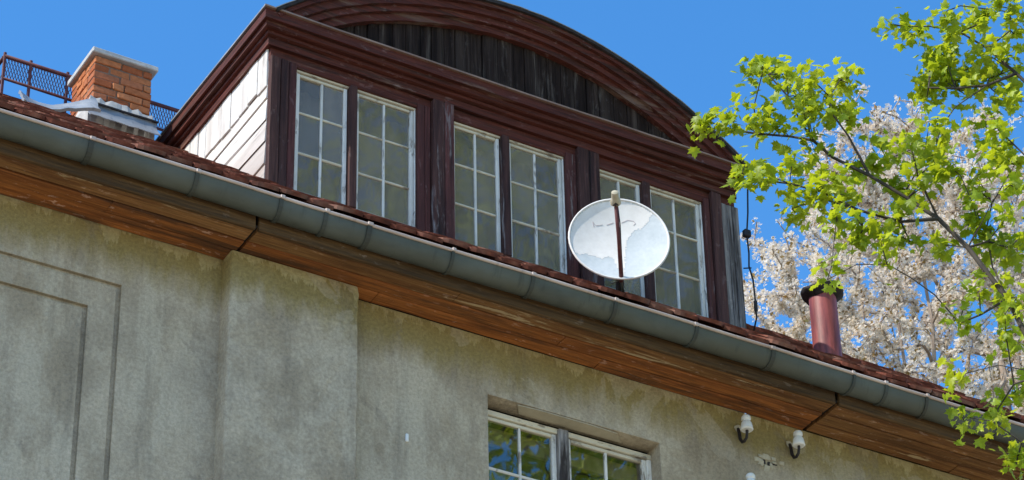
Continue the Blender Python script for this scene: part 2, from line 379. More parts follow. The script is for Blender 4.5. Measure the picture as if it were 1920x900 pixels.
a = [(.03,0),(.16,.0),(.34,.01),(.52,-.005),(.70,.0)]
p.add([(.02,.012,10.552),(.16,.003,10.552),(.55,.004,10.552),(.72,.015,10.552),(.80,.10,10.552),(.08,.10,10.552),
       (.02,.012,10.546),(.16,.003,10.546),(.55,.004,10.546),(.72,.015,10.546),(.80,.10,10.546),(.08,.10,10.546)],
      [(0,1,2,3,4,5),(6,7,8,9,10,11)]+[(i,(i+1)%6,6+(i+1)%6,6+i) for i in range(6)])
obj('render_patch', p, M_TANPL, house)
# pale plaster chips round flat dark plates, the shade of holes painted on
p = MB(); cx, cz = 1.80, 10.64
for k in range(15):
    an = k*2*math.pi/15+rnd.uniform(-.2,.2); rr = rnd.uniform(.035,.065)
    x, z = cx+math.cos(an)*rr*1.15, cz+math.sin(an)*rr*.9; s_ = rnd.uniform(.010,.022)
    p.cbox((x-s_,-.006,z-s_*.7),(x+s_,.002,z+s_*.7),.004,.004)
p.cbox((cx+.105,-.008,cz+.005),(cx+.135,.002,cz+.03),.006,.003)
k = obj('plaster_chip', p, M_PLAST, house); k['kind'] = 'stuff'
for a,b,c_ in (((cx-.028,-.003,cz-.018),(cx-.004,.003,cz+.010),.008),((cx+.012,-.003,cz-.022),(cx+.034,.003,cz+.004),.008),((cx+.045,-.003,cz-.008),(cx+.085,.003,cz+.003),.004)):
    p = MB(); p.cbox(a,b,c_,.003); obj('hole_shade', p, M_SOOT_RECESS, house)
p = MB(); p.cbox((-.747,-.016,10.075),(-.727,.002,10.128),.006); obj('wall_plug', p, M_PORC, house)

# ---- eaves: soffit boards, fascia, gutter
s = MB(); s.box((XL-.1,-.352,ZE+.025),(XR+.1,.0,ZE+.04)); soffit = obj('soffit', s, M_SOOT_RECESS, house)
BX = [(XL-.1,-1.908),(-1.888,2.098),(2.126,XR+.1)]
rows = [(-.112,-.002),(-.228,-.116),(-.345,-.232)]
for bi,(xa,xb) in enumerate(BX):
    for ri,(ya,yb) in enumerate(rows):
        cuts = [xa]; x = xa+rnd.uniform(.8,2.4)
        while x < xb-.7: cuts.append(x); x += rnd.uniform(1.5,2.6)
        cuts.append(xb)
        for ca,cb in zip(cuts,cuts[1:]):
            s = MB(); n = 8; dz = rnd.uniform(-.004,.004) + (-.004 if bi==0 else 0) + (.004 if ri==2 else 0); tl = rnd.uniform(-.004,.004)
            y0_, y1_ = ya+rnd.uniform(0,.003), yb-rnd.uniform(0,.003)
            prof = [(y0_,ZE+.005+tl),(y0_+.005,ZE+tl),(y1_-.005,ZE),(y1_,ZE+.005),(y1_,ZE+.022),(y0_,ZE+.022)]
            s.prism_x(prof, [(ca+.002+(cb-ca-.004)*k/n, 0, dz+rnd.uniform(-.002,.002)) for k in range(n+1)])
            obj('soffit_board', s, M_SOFF if (ri < 2 and bi < 2) else M_SOFFW, soffit)
for bi,(xa,xb) in enumerate(BX):
    s = MB(); s.cbox((xa,-.376,ZE-.004),(xb,-.349,ZE+.16),.005); obj('fascia_board', s, M_FASC, house)
GY0, GZ0, RY, RZ, TH = -.424, 11.112, .078, .098, .004
def garc(ry, rz, n=12): return [(GY0-ry*math.cos(math.pi*k/n), GZ0-rz*math.sin(math.pi*k/n)) for k in range(n+1)]
prof = garc(RY,RZ)+garc(RY-TH,RZ-TH)[::-1]
brs = [-6.6,-6.0,-5.4,-4.8,-4.2,-3.6,-2.971,-2.334,-1.811,-1.527,-1.25,-.701,-.162,.412,.981,1.547,2.15,2.403,2.727,3.3,3.9,4.3]
st = []; xg = sorted(set([XL-.15]+brs+[(a_+b_)/2 for a_,b_ in zip(brs,brs[1:])]+[XR+.12]))
for x in xg: st.append((x, rnd.uniform(-.0015,.0015), rnd.uniform(-.002,.002)+.004*math.sin(x*1.7)))
s = MB(); s.prism_x(prof, st); gutter = obj('gutter', s, M_ZINC, house, autosmooth=True)
s = MB(); s.tube([(x,GY0-RY-.004+dy,GZ0+.004+dz) for x,dy,dz in st], .0105, 8); obj('gutter_lip', s, M_LITRIM, gutter, smooth=True)
for i,x in enumerate(brs):
    s = MB(); wd = rnd.choice((.012,.015,.010)); q = garc(RY+.009,RZ+.009)+garc(RY+.001,RZ+.001)[::-1]
    dz = dict((a_,c_) for a_,b_,c_ in st)[x]
    sk = rnd.uniform(-.012,.012)
    s.prism_x(q,[(x-wd,0,dz),(x+wd,0,dz)])
    s.v = [(v[0]+sk*(v[1]-GY0)/RY, v[1], v[2]) for v in s.v]
    obj('gutter_bracket', s, M_ZINCD, gutter)
    s = MB(); s.cbox((x-wd-.003,GY0-RY-.018,GZ0-.008),(x+wd+.003,GY0-RY+.012,GZ0+.016),.004); obj('bracket_clip', s, M_LITRIM, gutter)

# ---- roof
r = MB()
r.add([(XL-.15,-.45,11.10),(XR+.12,-.45,11.10),(XR+.12,YK,ZK-.03),(XL-.15,YK,ZK-.03),(XR+.12,YR,ZR-.03),(XL-.15,YR,ZR-.03),(XR+.12,YB+.4,11.1),(XL-.15,YB+.4,11.1)],
      [(0,1,2,3),(3,2,4,5),(5,4,6,7)])
roof = obj('roof', r, M_ROOFM, house)
def tile_mesh():
    wd, ln, th = .172, .37, .024; out = []
    n = 6
    low = [(-wd/2+wd*k/n, .045*(abs(2*k/n-1)**2.2)) for k in range(n+1)]
    pts = low+[(wd/2,ln),(-wd/2,ln)]; m = len(pts)
    vs = [(x,y,th - .004*(1-(2*x/wd)**2)*0) for x,y in pts]+[(x,y,0) for x,y in pts]
    fs = [tuple(range(m)), tuple(range(2*m-1,m-1,-1))]+[(i,m+i,m+(i+1)%m,(i+1)%m) for i in range(m)]
    return vs, fs
tv, tf = tile_mesh(); t_mesh = raw_mesh('roof_tile', tv, tf)
EXP = .168; NROW = int((YK+.46)/math.cos(SLOPE)/EXP)+1; TW = .178
tiles = []
for ri in range(NROW):
    yl = -.47+ri*EXP*math.cos(SLOPE); zl = roof_z(yl)+.022
    x = XL-.05 + (TW/2 if ri%2 else 0)
    while x < XR+.1:
        if not (-1.49 < x < 1.93 and yl > .16):
            big = 1 if rnd.random() < .12 else 0
            lift = rnd.uniform(-.004,.006)+big*rnd.uniform(.004,.014)
            tiles.append((ri, x, (x+rnd.uniform(-.004,.004), yl+rnd.uniform(-.012,.012), zl+lift),
                          (SLOPE-.075+rnd.uniform(-.025,.025)-big*.05, rnd.uniform(-.03,.03), rnd.uniform(-.03,.03))))
        x += TW
vis = sorted([t for t in tiles if -3.75 < t[1] < 3.75], key=lambda t: (t[0], t[1]))[:300]
chosen = set(id(t) for t in vis)
for t in vis: link('roof_tile', t_mesh, M_TILE, roof, t[2], t[3])
rest = MB()
from mathutils import Euler
for t in tiles:
    if id(t) in chosen: continue
    R_ = Euler(t[3]).to_matrix(); o_ = Vector(t[2])
    rest.add([R_ @ Vector(v)+o_ for v in tv], tf)
k = link('roof_tiles', raw_mesh('roof_tiles', rest.v, rest.f), M_TILE, roof); k['kind'] = 'stuff'

# ---- chimney
CX0, CX1, CY0, CY1, CZ0, CZ1 = -2.192, -1.778, 1.60, 1.985, 13.075, 13.425
c = MB(); c.box((CX0+.008,CY0+.008,12.4),(CX1-.008,CY1-.008,CZ1)); chim = obj('chimney', c, M_MORTAR, house)
NC = 6; ch = (CZ1-CZ0)/NC
for ci in range(NC):
    z0 = CZ0+ci*ch+.004; z1 = CZ0+(ci+1)*ch-.004
    cuts = [.25,.62] if ci%2 == 0 else [.44,.86]
    if ci == 2: cuts = [.30,.55]
    fx = [0]+[k+rnd.uniform(-.03,.03) for k in cuts]+[1]; fy = [0, (.32 if ci%2 else .62), 1]
    def brick(a, b):
        j = rnd.uniform(0,.010); s = MB(); cc = [(a[i]+b[i])/2 for i in range(3)]; h = [abs(b[i]-a[i])/2 for i in range(3)]
        s.cbox([-h[0],-h[1],-h[2]],h,.005,.0025)
        o = obj('brick', s, M_BRICK, chim); o.location = cc
    for u,v in zip(fx,fx[1:]):
        xa, xb = CX0+(CX1-CX0)*u+.004, CX0+(CX1-CX0)*v-.004; j = rnd.uniform(-.007,.006)
        brick((xa,CY0+j,z0),(xb,CY0+.10,z1)); brick((xa,CY1-.10,z0),(xb,CY1-j,z1))
    for u,v in zip(fy,fy[1:]):
        ya, yb = CY0+.105+(CY1-CY0-.21)*u, CY0+.10+(CY1-CY0-.21)*v; j = rnd.uniform(-.006,.006)
        brick((CX0+j,ya,z0),(CX0+.10,yb,z1)); brick((CX1-.10,ya,z0),(CX1-j,yb,z1))
s = MB(); s.cbox((CX0-.025,CY0-.03,CZ1+.003),(CX1+.03,CY1+.025,CZ1+.045),.006,.002); obj('cap_slab', s, M_CONC, chim)
# cement skirt below the bricks, uneven top
s = MB(); n = 12; ring = []
for lev,(off,z) in enumerate(((.03,12.45),(.03,13.0),(.012,13.07))):
    for (xa,ya),(xb,yb) in zip([(CX0,CY0),(CX1,CY0),(CX1,CY1),(CX0,CY1)],[(CX1,CY0),(CX1,CY1),(CX0,CY1),(CX0,CY0)]):
        for q in range(n):
            u = q/n; x = xa+(xb-xa)*u; y = ya+(yb-ya)*u; mx, my = (CX0+CX1)/2,(CY0+CY1)/2
            s.v.append((x+off*(1 if x>mx else -1)*min(1,abs(x-mx)/.15)+rnd.uniform(-.004,.004), y+off*(1 if y>my else -1)*min(1,abs(y-my)/.15)+rnd.uniform(-.004,.004), z+(rnd.uniform(-.012,.016) if lev else 0)))
N4 = 4*n
s.f = [(l*N4+q, l*N4+(q+1)%N4, (l+1)*N4+(q+1)%N4, (l+1)*N4+q) for l in range(2) for q in range(N4)]
obj('cement_skirt', s, M_CONC, chim)
def crumpled(name, P, nu, nv, amp, mat, parent, th=.004):
    """sheet through P(u,v) with dents, real thickness"""
    s = MB(); G = [[P(i/nu, j/nv)+Vector((rnd.uniform(-amp,amp),rnd.uniform(-amp,amp)*1.5,rnd.uniform(-amp,amp))) for j in range(nv+1)] for i in range(nu+1)]
    vs = [v for r_ in G for v in r_]; m = nv+1; o = len(vs)
    vs2 = [v+Vector((0,th,-th)) for v in vs]
    fs = [(i*m+j,(i+1)*m+j,(i+1)*m+j+1,i*m+j+1) for i in range(nu) for j in range(nv)]
    bd = [(i*m,(i+1)*m) for i in range(nu)]+[(i*m+nv,(i+1)*m+nv) for i in range(nu)]+[(j,j+1) for j in range(nv)]+[(nu*m+j,nu*m+j+1) for j in range(nv)]
    s.add(vs+vs2, fs+[tuple(o+k_ for k_ in f_) for f_ in fs]+[(a_,b_,b_+o,a_+o) for a_,b_ in bd])
    return obj(name, s, mat, parent, autosmooth=True)
crumpled('flashing', lambda u,v: Vector((CX0-.05+(CX1-CX0+.08)*u, 1.555-.09*v**2, 13.0-.16*v+.0*u)), 9, 4, .003, M_ZINCB, chim)
s = MB(); s.tube([(CX0-.055+(CX1-CX0+.09)*k/6, 1.548, 13.0+rnd.uniform(-.004,.004)) for k in range(7)], .009, 6); obj('flashing_edge', s, M_IRON, chim)
crumpled('flashing', lambda u,v: Vector((-2.72+.50*u, 1.50-.10*v+.05*math.sin(u*5), 12.885+.07*u-.15*v-.05*math.sin(u*3.1)*(1-v))), 10, 5, .006, M_ZINCB, chim, .016)

# ---- snow guard rail behind the chimney
gy, gx0, gx1 = 2.15, -2.615, -1.30
s = MB(); s.tube([(gx0,gy,13.628),(gx1,gy,13.628)], .014, 8); guard = obj('snow_guard', s, M_RAIL, house, smooth=True)
for a,b,r_ in (((gx0,gy,13.445),(gx1,gy,13.425),.010),((gx0,gy,13.628),(gx0-.02,gy+.55,13.628),.014),((gx0,gy,13.44),(gx0-.02,gy+.55,13.44),.010)):
    s = MB(); s.tube([a,b], r_, 8); obj('guard_rail', s, M_RAIL, guard, smooth=True)
for x,y in ((gx0,gy),(-2.43,gy),(-2.165,gy),(-1.72,gy),(-1.31,gy),(gx0-.02,gy+.55)):
    s = MB(); s.cbox((x-.010,y-.008,roof_z(y)-.02),(x+.010,y+.008,13.66),.003); obj('guard_post', s, M_RAIL, guard)
s = MB(); n = 62
for k in range(n): 
    x = gx0+(gx1-gx0)*(k+.5)/n
    s.tube([(x-.03,gy+.004,13.435),(x+.03,gy+.004,13.622)], .0028, 4, False)
    s.tube([(x+.03,gy+.001,13.435),(x-.03,gy+.001,13.622)], .0028, 4, False)
k = obj('wire_mesh', s, M_RAIL, guard); k['kind'] = 'stuff'

# ---- vent pipe
px, py = 2.93, .72
def pipe(p0, r0, r1, h0, h1): return [(r0,h0),(r1,h1)]
s = MB(); s.lathe([(.099,11.9),(.097,12.3),(.096,12.66),(.088,12.66),(.088,12.2)], (px,py,0), 28, closed=False); vp = obj('vent_pipe', s, M_RUSTP, house, autosmooth=True)
s = MB(); s.lathe([(.100,12.60),(.112,12.612),(.136,12.635),(.146,12.648),(.146,12.664),(.140,12.668),(.116,12.656),(.090,12.655),(.090,12.60)], (px,py,0), 28, closed=False)
s.v = [(x+rnd.uniform(-.004,.004),y+rnd.uniform(-.004,.004),z+.012*math.sin(3*math.atan2(y-py,x-px))) for x,y,z in s.v]; obj('pipe_cap', s, M_SOOT_RECESS, vp, autosmooth=True)

# ---- dormer
DY, DX0, DX1 = .35, -1.52, 1.95
ACX, ACZ, AR = .22, 11.114, 2.643
# cheeks
def cheek(x, sgn, detail):
    s = MB(); y1 = 2.2; pr = [(DY+.02,11.6),(DY+.02,13.05),(y1,13.05),(y1,roof_z(y1)-.3)]
    vs = [(x,y,z) for y,z in pr]+[(x-sgn*.06,y,z) for y,z in pr]
    s.add(vs,[(0,1,2,3),(4,5,6,7)]+[(i,(i+1)%4,4+(i+1)%4,4+i) for i in range(4)])
    c = obj('cheek', s, M_DARKZ, house)
    zs_ = 12.595
    # upright planks above
    y = DY+.004; k = 0
    while y < 1.9:
        wd = rnd.uniform(.105,.135); zb = max(zs_+rnd.uniform(-.012,.012), roof_z(y)-.05)
        if zb < 12.97:
            s = MB(); t_ = rnd.uniform(.014,.020); s.cbox((x,y+.0035,zb),(x+sgn*t_,y+wd-.0035,13.0),.003,.0015); obj('cheek_plank', s, M_CHEEKZ, c)
        y += wd
    # lapped boards below
    z = zs_; k = 0
    while z > 11.75:
        h = rnd.uniform(.13,.19) if k else .11
        yend = min((z-11.125)/.812-.5+.02, 1.9); 
        yst = DY+.004
        s = MB()
        sp = rnd.uniform(.55,.8) if k in (1,3) and yend > 1 else None
        def lap(ya,yb,q):
            zt, zb = z-.002, z-h+.004
            vs = [(x+sgn*.004,ya,zt),(x+sgn*.004,yb,zt),(x+sgn*.013,yb,zb+q),(x+sgn*.013,ya,zb-q),(x,ya,zt),(x,yb,zt),(x,yb,zb),(x,ya,zb)]
            m = MB(); m.add(vs,[(0,1,2,3),(4,7,6,5),(0,4,5,1),(1,5,6,2),(2,6,7,3),(3,7,4,0)]); obj('cheek_board', m, M_CHEEKY, c)
        if sp: lap(yst,yst+sp-.003,rnd.uniform(-.02,.02)); lap(yst+sp+.003,yend,rnd.uniform(-.004,.004))
        else: lap(yst,yend,rnd.uniform(-.014,.014))
        z -= h; k += 1
cheek(DX0,-1,True); cheek(DX1,1,True)
# posts: (x0, x1, front y, material)
for x0,x1,yf,m in [(-1.522,-1.452,.318,M_DARKZ),(-1.447,-1.394,.322,M_DARKZ),(-1.390,-1.338,.326,M_REDZ),
                   (-.482,-.432,.322,M_REDZ),(-.428,-.388,.326,M_REDZ),(-.384,-.302,.296,M_DARKZ),(-.299,-.232,.293,M_REDZ),
                   (.618,.694,.322,M_REDZ),(.698,.782,.296,M_DARKZ),(.786,.864,.299,M_DARKZ),
                   (1.694,1.740,.322,M_REDZ),(1.744,1.824,.300,M_DARKZ),(1.828,1.872,.316,M_GREYZ),(1.875,1.915,.319,M_GREYZ),(1.918,1.968,.316,M_GREYZ)]:
    s = MB(); s.cbox((x0,yf,11.72),(x1,.40,12.866 if yf < .312 else 12.81),.005,.0015); obj('dormer_post', s, m, house)
# frieze board over the windows
s = MB(); s.cbox((DX0-.004,.334,12.780),(DX1+.004,.395,12.93),.004); obj('frieze_board', s, M_REDX, house)
# cornice: stepped mouldings carried round the corners, each a length of its own timber
def course(name, o0, o1, z0, z1, mat_x, mat_y, slope=0.0, bow=0.0):
    """o0 back offset, o1 front offset from the dormer face, z0..z1"""
    yb = 2.35
    def pt(o, side):
        kx = .74 if side < 0 else .10
        return (DX0-kx*o if side < 0 else DX1+kx*o)
    nseg = 14; s = MB(); prof = [(o0,z0),(o1-slope,z0),(o1,z0+.006),(o1,z1),(o0,z1)]
    vs = []; 
    for k in range(nseg+1):
        u = k/nseg; dz = rnd.uniform(-.003,.003)+bow*math.sin(math.pi*u)-.006*math.sin(math.pi*u*1.0); 
        for o,z in prof:
            xa, xb = pt(o,-1), pt(o,1); vs.append((xa+(xb-xa)*u, DY-o, z+dz))
    m = len(prof)
    fs = [(i*m+k,i*m+(k+1)%m,(i+1)*m+(k+1)%m,(i+1)*m+k) for i in range(nseg) for k in range(m)]
    fs += [tuple(range(m)), tuple(nseg*m+k for k in range(m))]
    s.add(vs,fs); obj(name, s, mat_x, cornice)
    for side in (-1,1):
        s = MB(); vs = []
        for y in (None, .8, 1.4, yb):
            for o,z in prof: vs.append((pt(o,side), DY-o if y is None else y, z))
        fs = [(i*m+k,i*m+(k+1)%m,(i+1)*m+(k+1)%m,(i+1)*m+k) for i in range(3) for k in range(m)]+[tuple(range(m)), tuple(3*m+k for k in range(m))]
        s.add(vs,fs); obj(name, s, mat_y, cornice)
s = MB(); s.box((DX0+.01,.352,12.80),(DX1-.01,.42,13.07)); cornice = obj('cornice', s, M_REDX, house)
course('cornice_moulding', .0, .045, 12.872, 12.925, M_REDX, M_REDY)
course('cornice_moulding', .0, .070, 12.927, 12.955, M_REDX, M_REDY, .022)
course('cornice_moulding', .0, .108, 12.957, 12.996, M_REDX, M_REDY, .012)
course('cornice_moulding', .0, .138, 12.998, 13.066, M_REDX, M_REDY)
course('drip_edge', -.03, .156, 13.068, 13.080, M_DRIP, M_ZINCB)
# arch moulding and barrel roof
A0 = math.acos((13.07-ACZ)/AR)
def arc_band(name, r0, r1, y0, y1, mat, parent, n=40, ext=0.0, rd=0):
    s = MB(); vs = []
    for k in range(n+1):
        a = -(A0+ext)+2*(A0+ext)*k/n; sa, ca = math.sin(a), math.cos(a); j = rnd.uniform(-.003,.003)+.006*math.sin(a*9+1)
        for r_,y in ((r0,y0),(r1,y0),(r1,y1),(r0,y1)): vs.append((ACX+(r_+j)*sa, y, ACZ+(r_+j)*ca))
    fs = [(i*4+k,i*4+(k+1)%4,(i+1)*4+(k+1)%4,(i+1)*4+k) for i in range(n) for k in range(4)]+[(0,1,2,3),tuple(4*n+k for k in range(4))]
    s.add(vs,fs); return obj(name, s, mat, parent, autosmooth=True)
arch = arc_band('arch_moulding', 2.44, 2.492, .286, .40, M_REDX, house)
arc_band('arch_board', 2.494, 2.536, .258, .40, M_REDX, arch)
arc_band('arch_board', 2.538, 2.588, .232, .40, M_REDX, arch)
arc_band('arch_board', 2.590, 2.618, .206, .40, M_REDX, arch)
broof = arc_band('barrel_roof', 2.620, 2.640, .186, 3.3, M_ROOFM, house, 48)
arc_band('roof_edge', 2.6405, 2.646, .182, 3.3, M_ZINCB, broof, 48)
# tympanum
s = MB(); s.add([(ACX+2.48*math.sin(a),.36,max(13.05,ACZ+2.48*math.cos(a))) for a in np.linspace(-.66,.66,31)]+[(ACX+1.52,.36,13.0),(ACX-1.52,.36,13.0)],[tuple(range(33))])
tymp = obj('tympanum', s, M_ROOFM, house)
x = ACX-1.48
while x < ACX+1.48:
    wd = rnd.uniform(.075,.125); xm = x+wd/2-ACX
    zt = [ACZ+math.sqrt(max(.1,2.475**2-(xx-ACX)**2)) for xx in (x+.002, x+wd-.002)]
    if max(zt) > 13.10:
        f = .330+rnd.uniform(-.008,.004); s = MB(); s.cbox((x+.002,f,13.05),(x+wd-.002,.356,max(zt)+.0),.003,.0008)
        # cut the top to the arch
        s.v = [(a_,b_,c_ if c_ < 13.07 else min(c_, ACZ+math.sqrt(max(.1,2.48**2-(a_-ACX)**2)))) for a_,b_,c_ in s.v]
        obj('tympanum_plank', s, M_TYMP, tymp)
    x += wd

# ---- windows
def pane(parent, x0, x1, z0, z1, y, gm):
    s = MB(); hx, hz = (x1-x0)/2, (z1-z0)/2; s.box((-hx,-.0015,-hz),(hx,.0015,hz))
    o = obj('pane', s, gm, parent); o.location = ((x0+x1)/2, y, (z0+z1)/2)
    o.rotation_euler = (rnd.uniform(-.016,.016), 0, rnd.uniform(-.016,.016))
def window(x0, x1, z0, z1, y, ma, mb, zbars, fw=.024, cw=.025, bw=.0165, mull=None, name_mull='mullion', jw=.010, jm=M_FRAMEZ, gm=M_GLASS):
    s = MB(); s.cbox((x0,y,z1-fw),(x1,y+.07,z1),.003,.001); win = obj('window', s, M_FRAMEX, house)
    for a,b in (((x0,y+.001,z0),(x0+jw,y+.07,z1-fw-.001)),((x1-jw,y+.001,z0),(x1,y+.07,z1-fw-.001))):
        s = MB(); s.cbox(a,b,.003); obj('jamb', s, jm, win)
    s = MB(); s.cbox((x0,y-.02,z0-.03),(x1,y+.07,z0-.001),.004); obj('sill', s, M_REDX, win)
    s = MB(); s.cbox((ma,y-.022,z0),(mb,y+.06,z1-.006),.006,.001); obj(name_mull, s, mull or M_DARKZ, win)
    for xa,xb in ((x0+jw+.002,ma-.002),(mb+.002,x1-jw-.002)):
        yc = y+.012; zt = z1-fw-.003; zb = z0+.002
        for a,b in ((xa,xa+cw),(xb-cw,xb)):
            s = MB(); s.cbox((a,yc,zb),(b,yc+.035,zt),.004,.0012); obj('casement_stile', s, M_FRAMEZ, win)
        for a,b in ((zt-cw*.8,zt),(zb,zb+cw)):
            s = MB(); s.cbox((xa+cw,yc+.002,a),(xb-cw,yc+.033,b),.004,.0008); obj('casement_rail', s, M_FRAMEX, win)
        xm = (xa+xb)/2+rnd.uniform(-.004,.004); zz = [zb+cw]+zbars+[zt-cw*.8]
        s = MB(); s.cbox((xm-bw/2,yc+.004,zb+cw),(xm+bw/2,yc+.03,zt-cw*.8),.004,.0012); obj('glazing_bar', s, M_FRAMEZ, win)
        for za in zbars:
            s = MB(); dz = rnd.uniform(-.005,.005)
            s.cbox((xa+cw,yc+.008,za-bw/2+dz),(xb-cw,yc+.028,za+bw/2+dz),.004,.0015)
            obj('glazing_bar', s, M_FRAMEX if y > .2 else M_FRAMEZ, win)
        for c0,c1 in ((xa+cw,xm-bw/2),(xm+bw/2,xb-cw)):
            for q0,q1 in zip(zz,zz[1:]): pane(win, c0+.001, c1-.001, q0, q1, yc+.018, gm)
    return win
def curtain(x0, x1, z0, z1, y, amp=.012, mat=None):
    s = MB(); n = 40; vs = []
    for k in range(n+1):
        x = x0+(x1-x0)*k/n; yy = y+amp*math.sin(k*1.3+x0*9)+amp*.6*math.sin(k*.47+2)
        vs += [(x,yy,z0),(x,yy,z1),(x,yy+.004,z1),(x,yy+.004,z0)]
    s.add(vs,[(i*4+k,i*4+(k+1)%4,(i+1)*4+(k+1)%4,(i+1)*4+k) for i in range(n) for k in range(4)])
    return obj('curtain', s, mat or M_CURT, house, smooth=True)
for x0,x1,ma,mb in ((-1.336,-.484,-.964,-.910),(-.230,.616,.138,.196),(.866,1.692,1.212,1.272)):
    window(x0,x1,11.85,12.792,.348,ma,mb,[12.468,12.162])
    curtain(x0-.02,x1+.02,11.7,12.76,.52)
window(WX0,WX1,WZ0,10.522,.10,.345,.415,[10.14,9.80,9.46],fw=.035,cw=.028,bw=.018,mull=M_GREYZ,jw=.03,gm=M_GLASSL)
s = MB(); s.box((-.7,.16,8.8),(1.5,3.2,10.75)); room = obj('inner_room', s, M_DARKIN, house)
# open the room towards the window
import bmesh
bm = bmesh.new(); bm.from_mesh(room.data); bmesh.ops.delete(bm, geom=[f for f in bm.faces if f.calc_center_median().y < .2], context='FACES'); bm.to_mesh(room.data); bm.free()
s = MB(); s.cbox((WX0+.04,.20,10.355),(WX1-.04,.23,10.47),.004); obj('pelmet_board', s, M_CURT, house)

# ------------------------------------------------------------------ satellite dish
dn = Vector((-.438,-.895,.063)).normalized(); dc = Vector((.653,-.2,11.80))
dr_ = dn.cross(Vector((0,0,1))).normalized()*-1; du = dr_.cross(dn).normalized()
if du.z < 0: du = -du
dish = thing('satellite_dish', 'round white satellite dish with peeling paint in front of the dormer windows', 'satellite dish', loc=(0,0,0))
s = MB(); R_, n, m = .312, 48, 8; dep = .055
for side,th in ((0,0.),(1,-.006)):
    for i in range(m+1):
        rr = R_*i/m
        for k in range(n):
            a = 2*math.pi*k/n; s.v.append(tuple(dc+dr_*math.cos(a)*rr+du*math.sin(a)*rr*1.0+dn*(dep*((i/m)**2)-dep*.5+th)))
o = (m+1)*n
for b in (0,o):
    s.f += [(b+i*n+k,b+i*n+(k+1)%n,b+(i+1)*n+(k+1)%n,b+(i+1)*n+k) for i in range(m) for k in range(n)]
obj('reflector', s, M_DISH, dish, smooth=True)
def on_dish(u, v, h): return dc+dr_*u*R_+du*v*R_+dn*(dep*(u*u+v*v)-dep*.5+h)
# the white coat that is left: everything inside this torn outline
torn = [(-1.1,-.02),(-.97,-.30),(-.815,-.41),(-.70,-.34),(-.52,-.36),(-.352,-.43),(-.26,-.36),(-.17,-.34),(-.10,-.45),(-.07,-.58),(-.02,-.80),(.03,-1.1),(.08,-.75),(.11,-.485),(.14,-.2),(.16,.03),(.24,.2),(.33,.31),(.45,.36),(.61,.48),(.66,.62),(.80,.85),(0,1.4),(-1.3,1.1)]
def inside(u, v):
    c_ = False
    for (x0,y0),(x1,y1) in zip(torn, torn[1:]+torn[:1]):
        if (y0 > v) != (y1 > v) and u < (x1-x0)*(v-y0)/(y1-y0)+x0: c_ = not c_
    return c_
s = MB(); N_ = 60; idx = {}
def vid(i, j):
    if (i,j) not in idx: idx[(i,j)] = len(s.v); s.v.append(tuple(on_dish(-1+2*i/N_, -1+2*j/N_, .0012)))
    return idx[(i,j)]
for i in range(N_):
    for j in range(N_):
        u, v = -1+2*(i+.5)/N_, -1+2*(j+.5)/N_
        if u*u+v*v < .935 and inside(u+rnd.uniform(-.012,.012), v+rnd.uniform(-.012,.012)): s.f.append((vid(i,j),vid(i+1,j),vid(i+1,j+1),vid(i,j+1)))
obj('paint_coat', s, M_DISHW, dish, smooth=True)
for pts_ in ([(-.48,.36),(-.50,.48),(-.44,.40),(-.30,.44)],[(-.22,.44),(-.08,.50)],[(.08,.50),(.20,.56),(.32,.54),(.36,.48),(.32,.44)]):
    s = MB(); s.tube([on_dish(a_,b_,.0015) for a_,b_ in pts_], .0022, 4); obj('worn_print', s, M_MARK, dish)
s = MB(); s.tube([dc+dr_*math.cos(2*math.pi*k/48)*R_+du*math.sin(2*math.pi*k/48)*R_+dn*dep*.5 for k in range(49)], .0075, 6, False); obj('dish_rim', s, M_DISHW, dish, smooth=True)
foot = dc-du*.300+dn*.01; lnb = dc+dn*.36+du*.055-dr_*.055
s = MB(); dirv = (lnb-foot); s.tube([foot-dirv*.04, foot+dirv*.5+Vector((.004,0,0)), lnb-dirv*.06], [.013,.012,.012], 8); obj('feed_arm', s, M_RAIL, dish, smooth=True)
s = MB(); s.tube([lnb-dirv*.05+Vector((.012,0,.01)), foot+dirv*.7+Vector((.022,0,-.004)), foot+dirv*.35+Vector((.017,0,-.006)), foot+dirv*.05+Vector((.016,0,0)), foot+Vector((.03,.02,-.03))], .0035, 6); obj('receiver_cable', s, M_RUBBER, dish, smooth=True)
ax = (dc-du*.05-lnb).normalized()
s = MB(); s.lathe([(.012,-.052),(.022,-.045),(.024,-.005),(.026,.0),(.033,.022),(.033,.04),(.010,.046)], lnb, 14, axis=ax); obj('receiver', s, M_PLAST, dish, autosmooth=True)
s = MB(); s.lathe([(.020,-.01),(.020,.012)], lnb-dirv*.07, 12, axis=dirv); obj('receiver_clamp', s, M_IRON, dish)
s = MB(); mb_ = dc-dn*.10; s.tube([(mb_.x,mb_.y,roof_z(mb_.y)-.1),(mb_.x,mb_.y,11.86)], .018, 10); obj('mast', s, M_IRON, dish, smooth=True)
s = MB(); q = dc-dn*.03-du*.02; s.tube([q, Vector((mb_.x,mb_.y,q.z))], .028, 8); obj('mount_bracket', s, M_IRON, dish)
s = MB(); s.tube([foot-Vector((0,0,.01)), foot-dn*.09+Vector((.03,0,-.03)), Vector((mb_.x,mb_.y,11.58))], .008, 6); s.tube([foot, foot+Vector((-.06,.03,-.035))], .006, 6); s.tube([foot+Vector((.0,0,-.01)), foot+Vector((.05,.05,-.02))], .006, 6)
obj('arm_bracket', s, M_ZINC, dish, smooth=True)

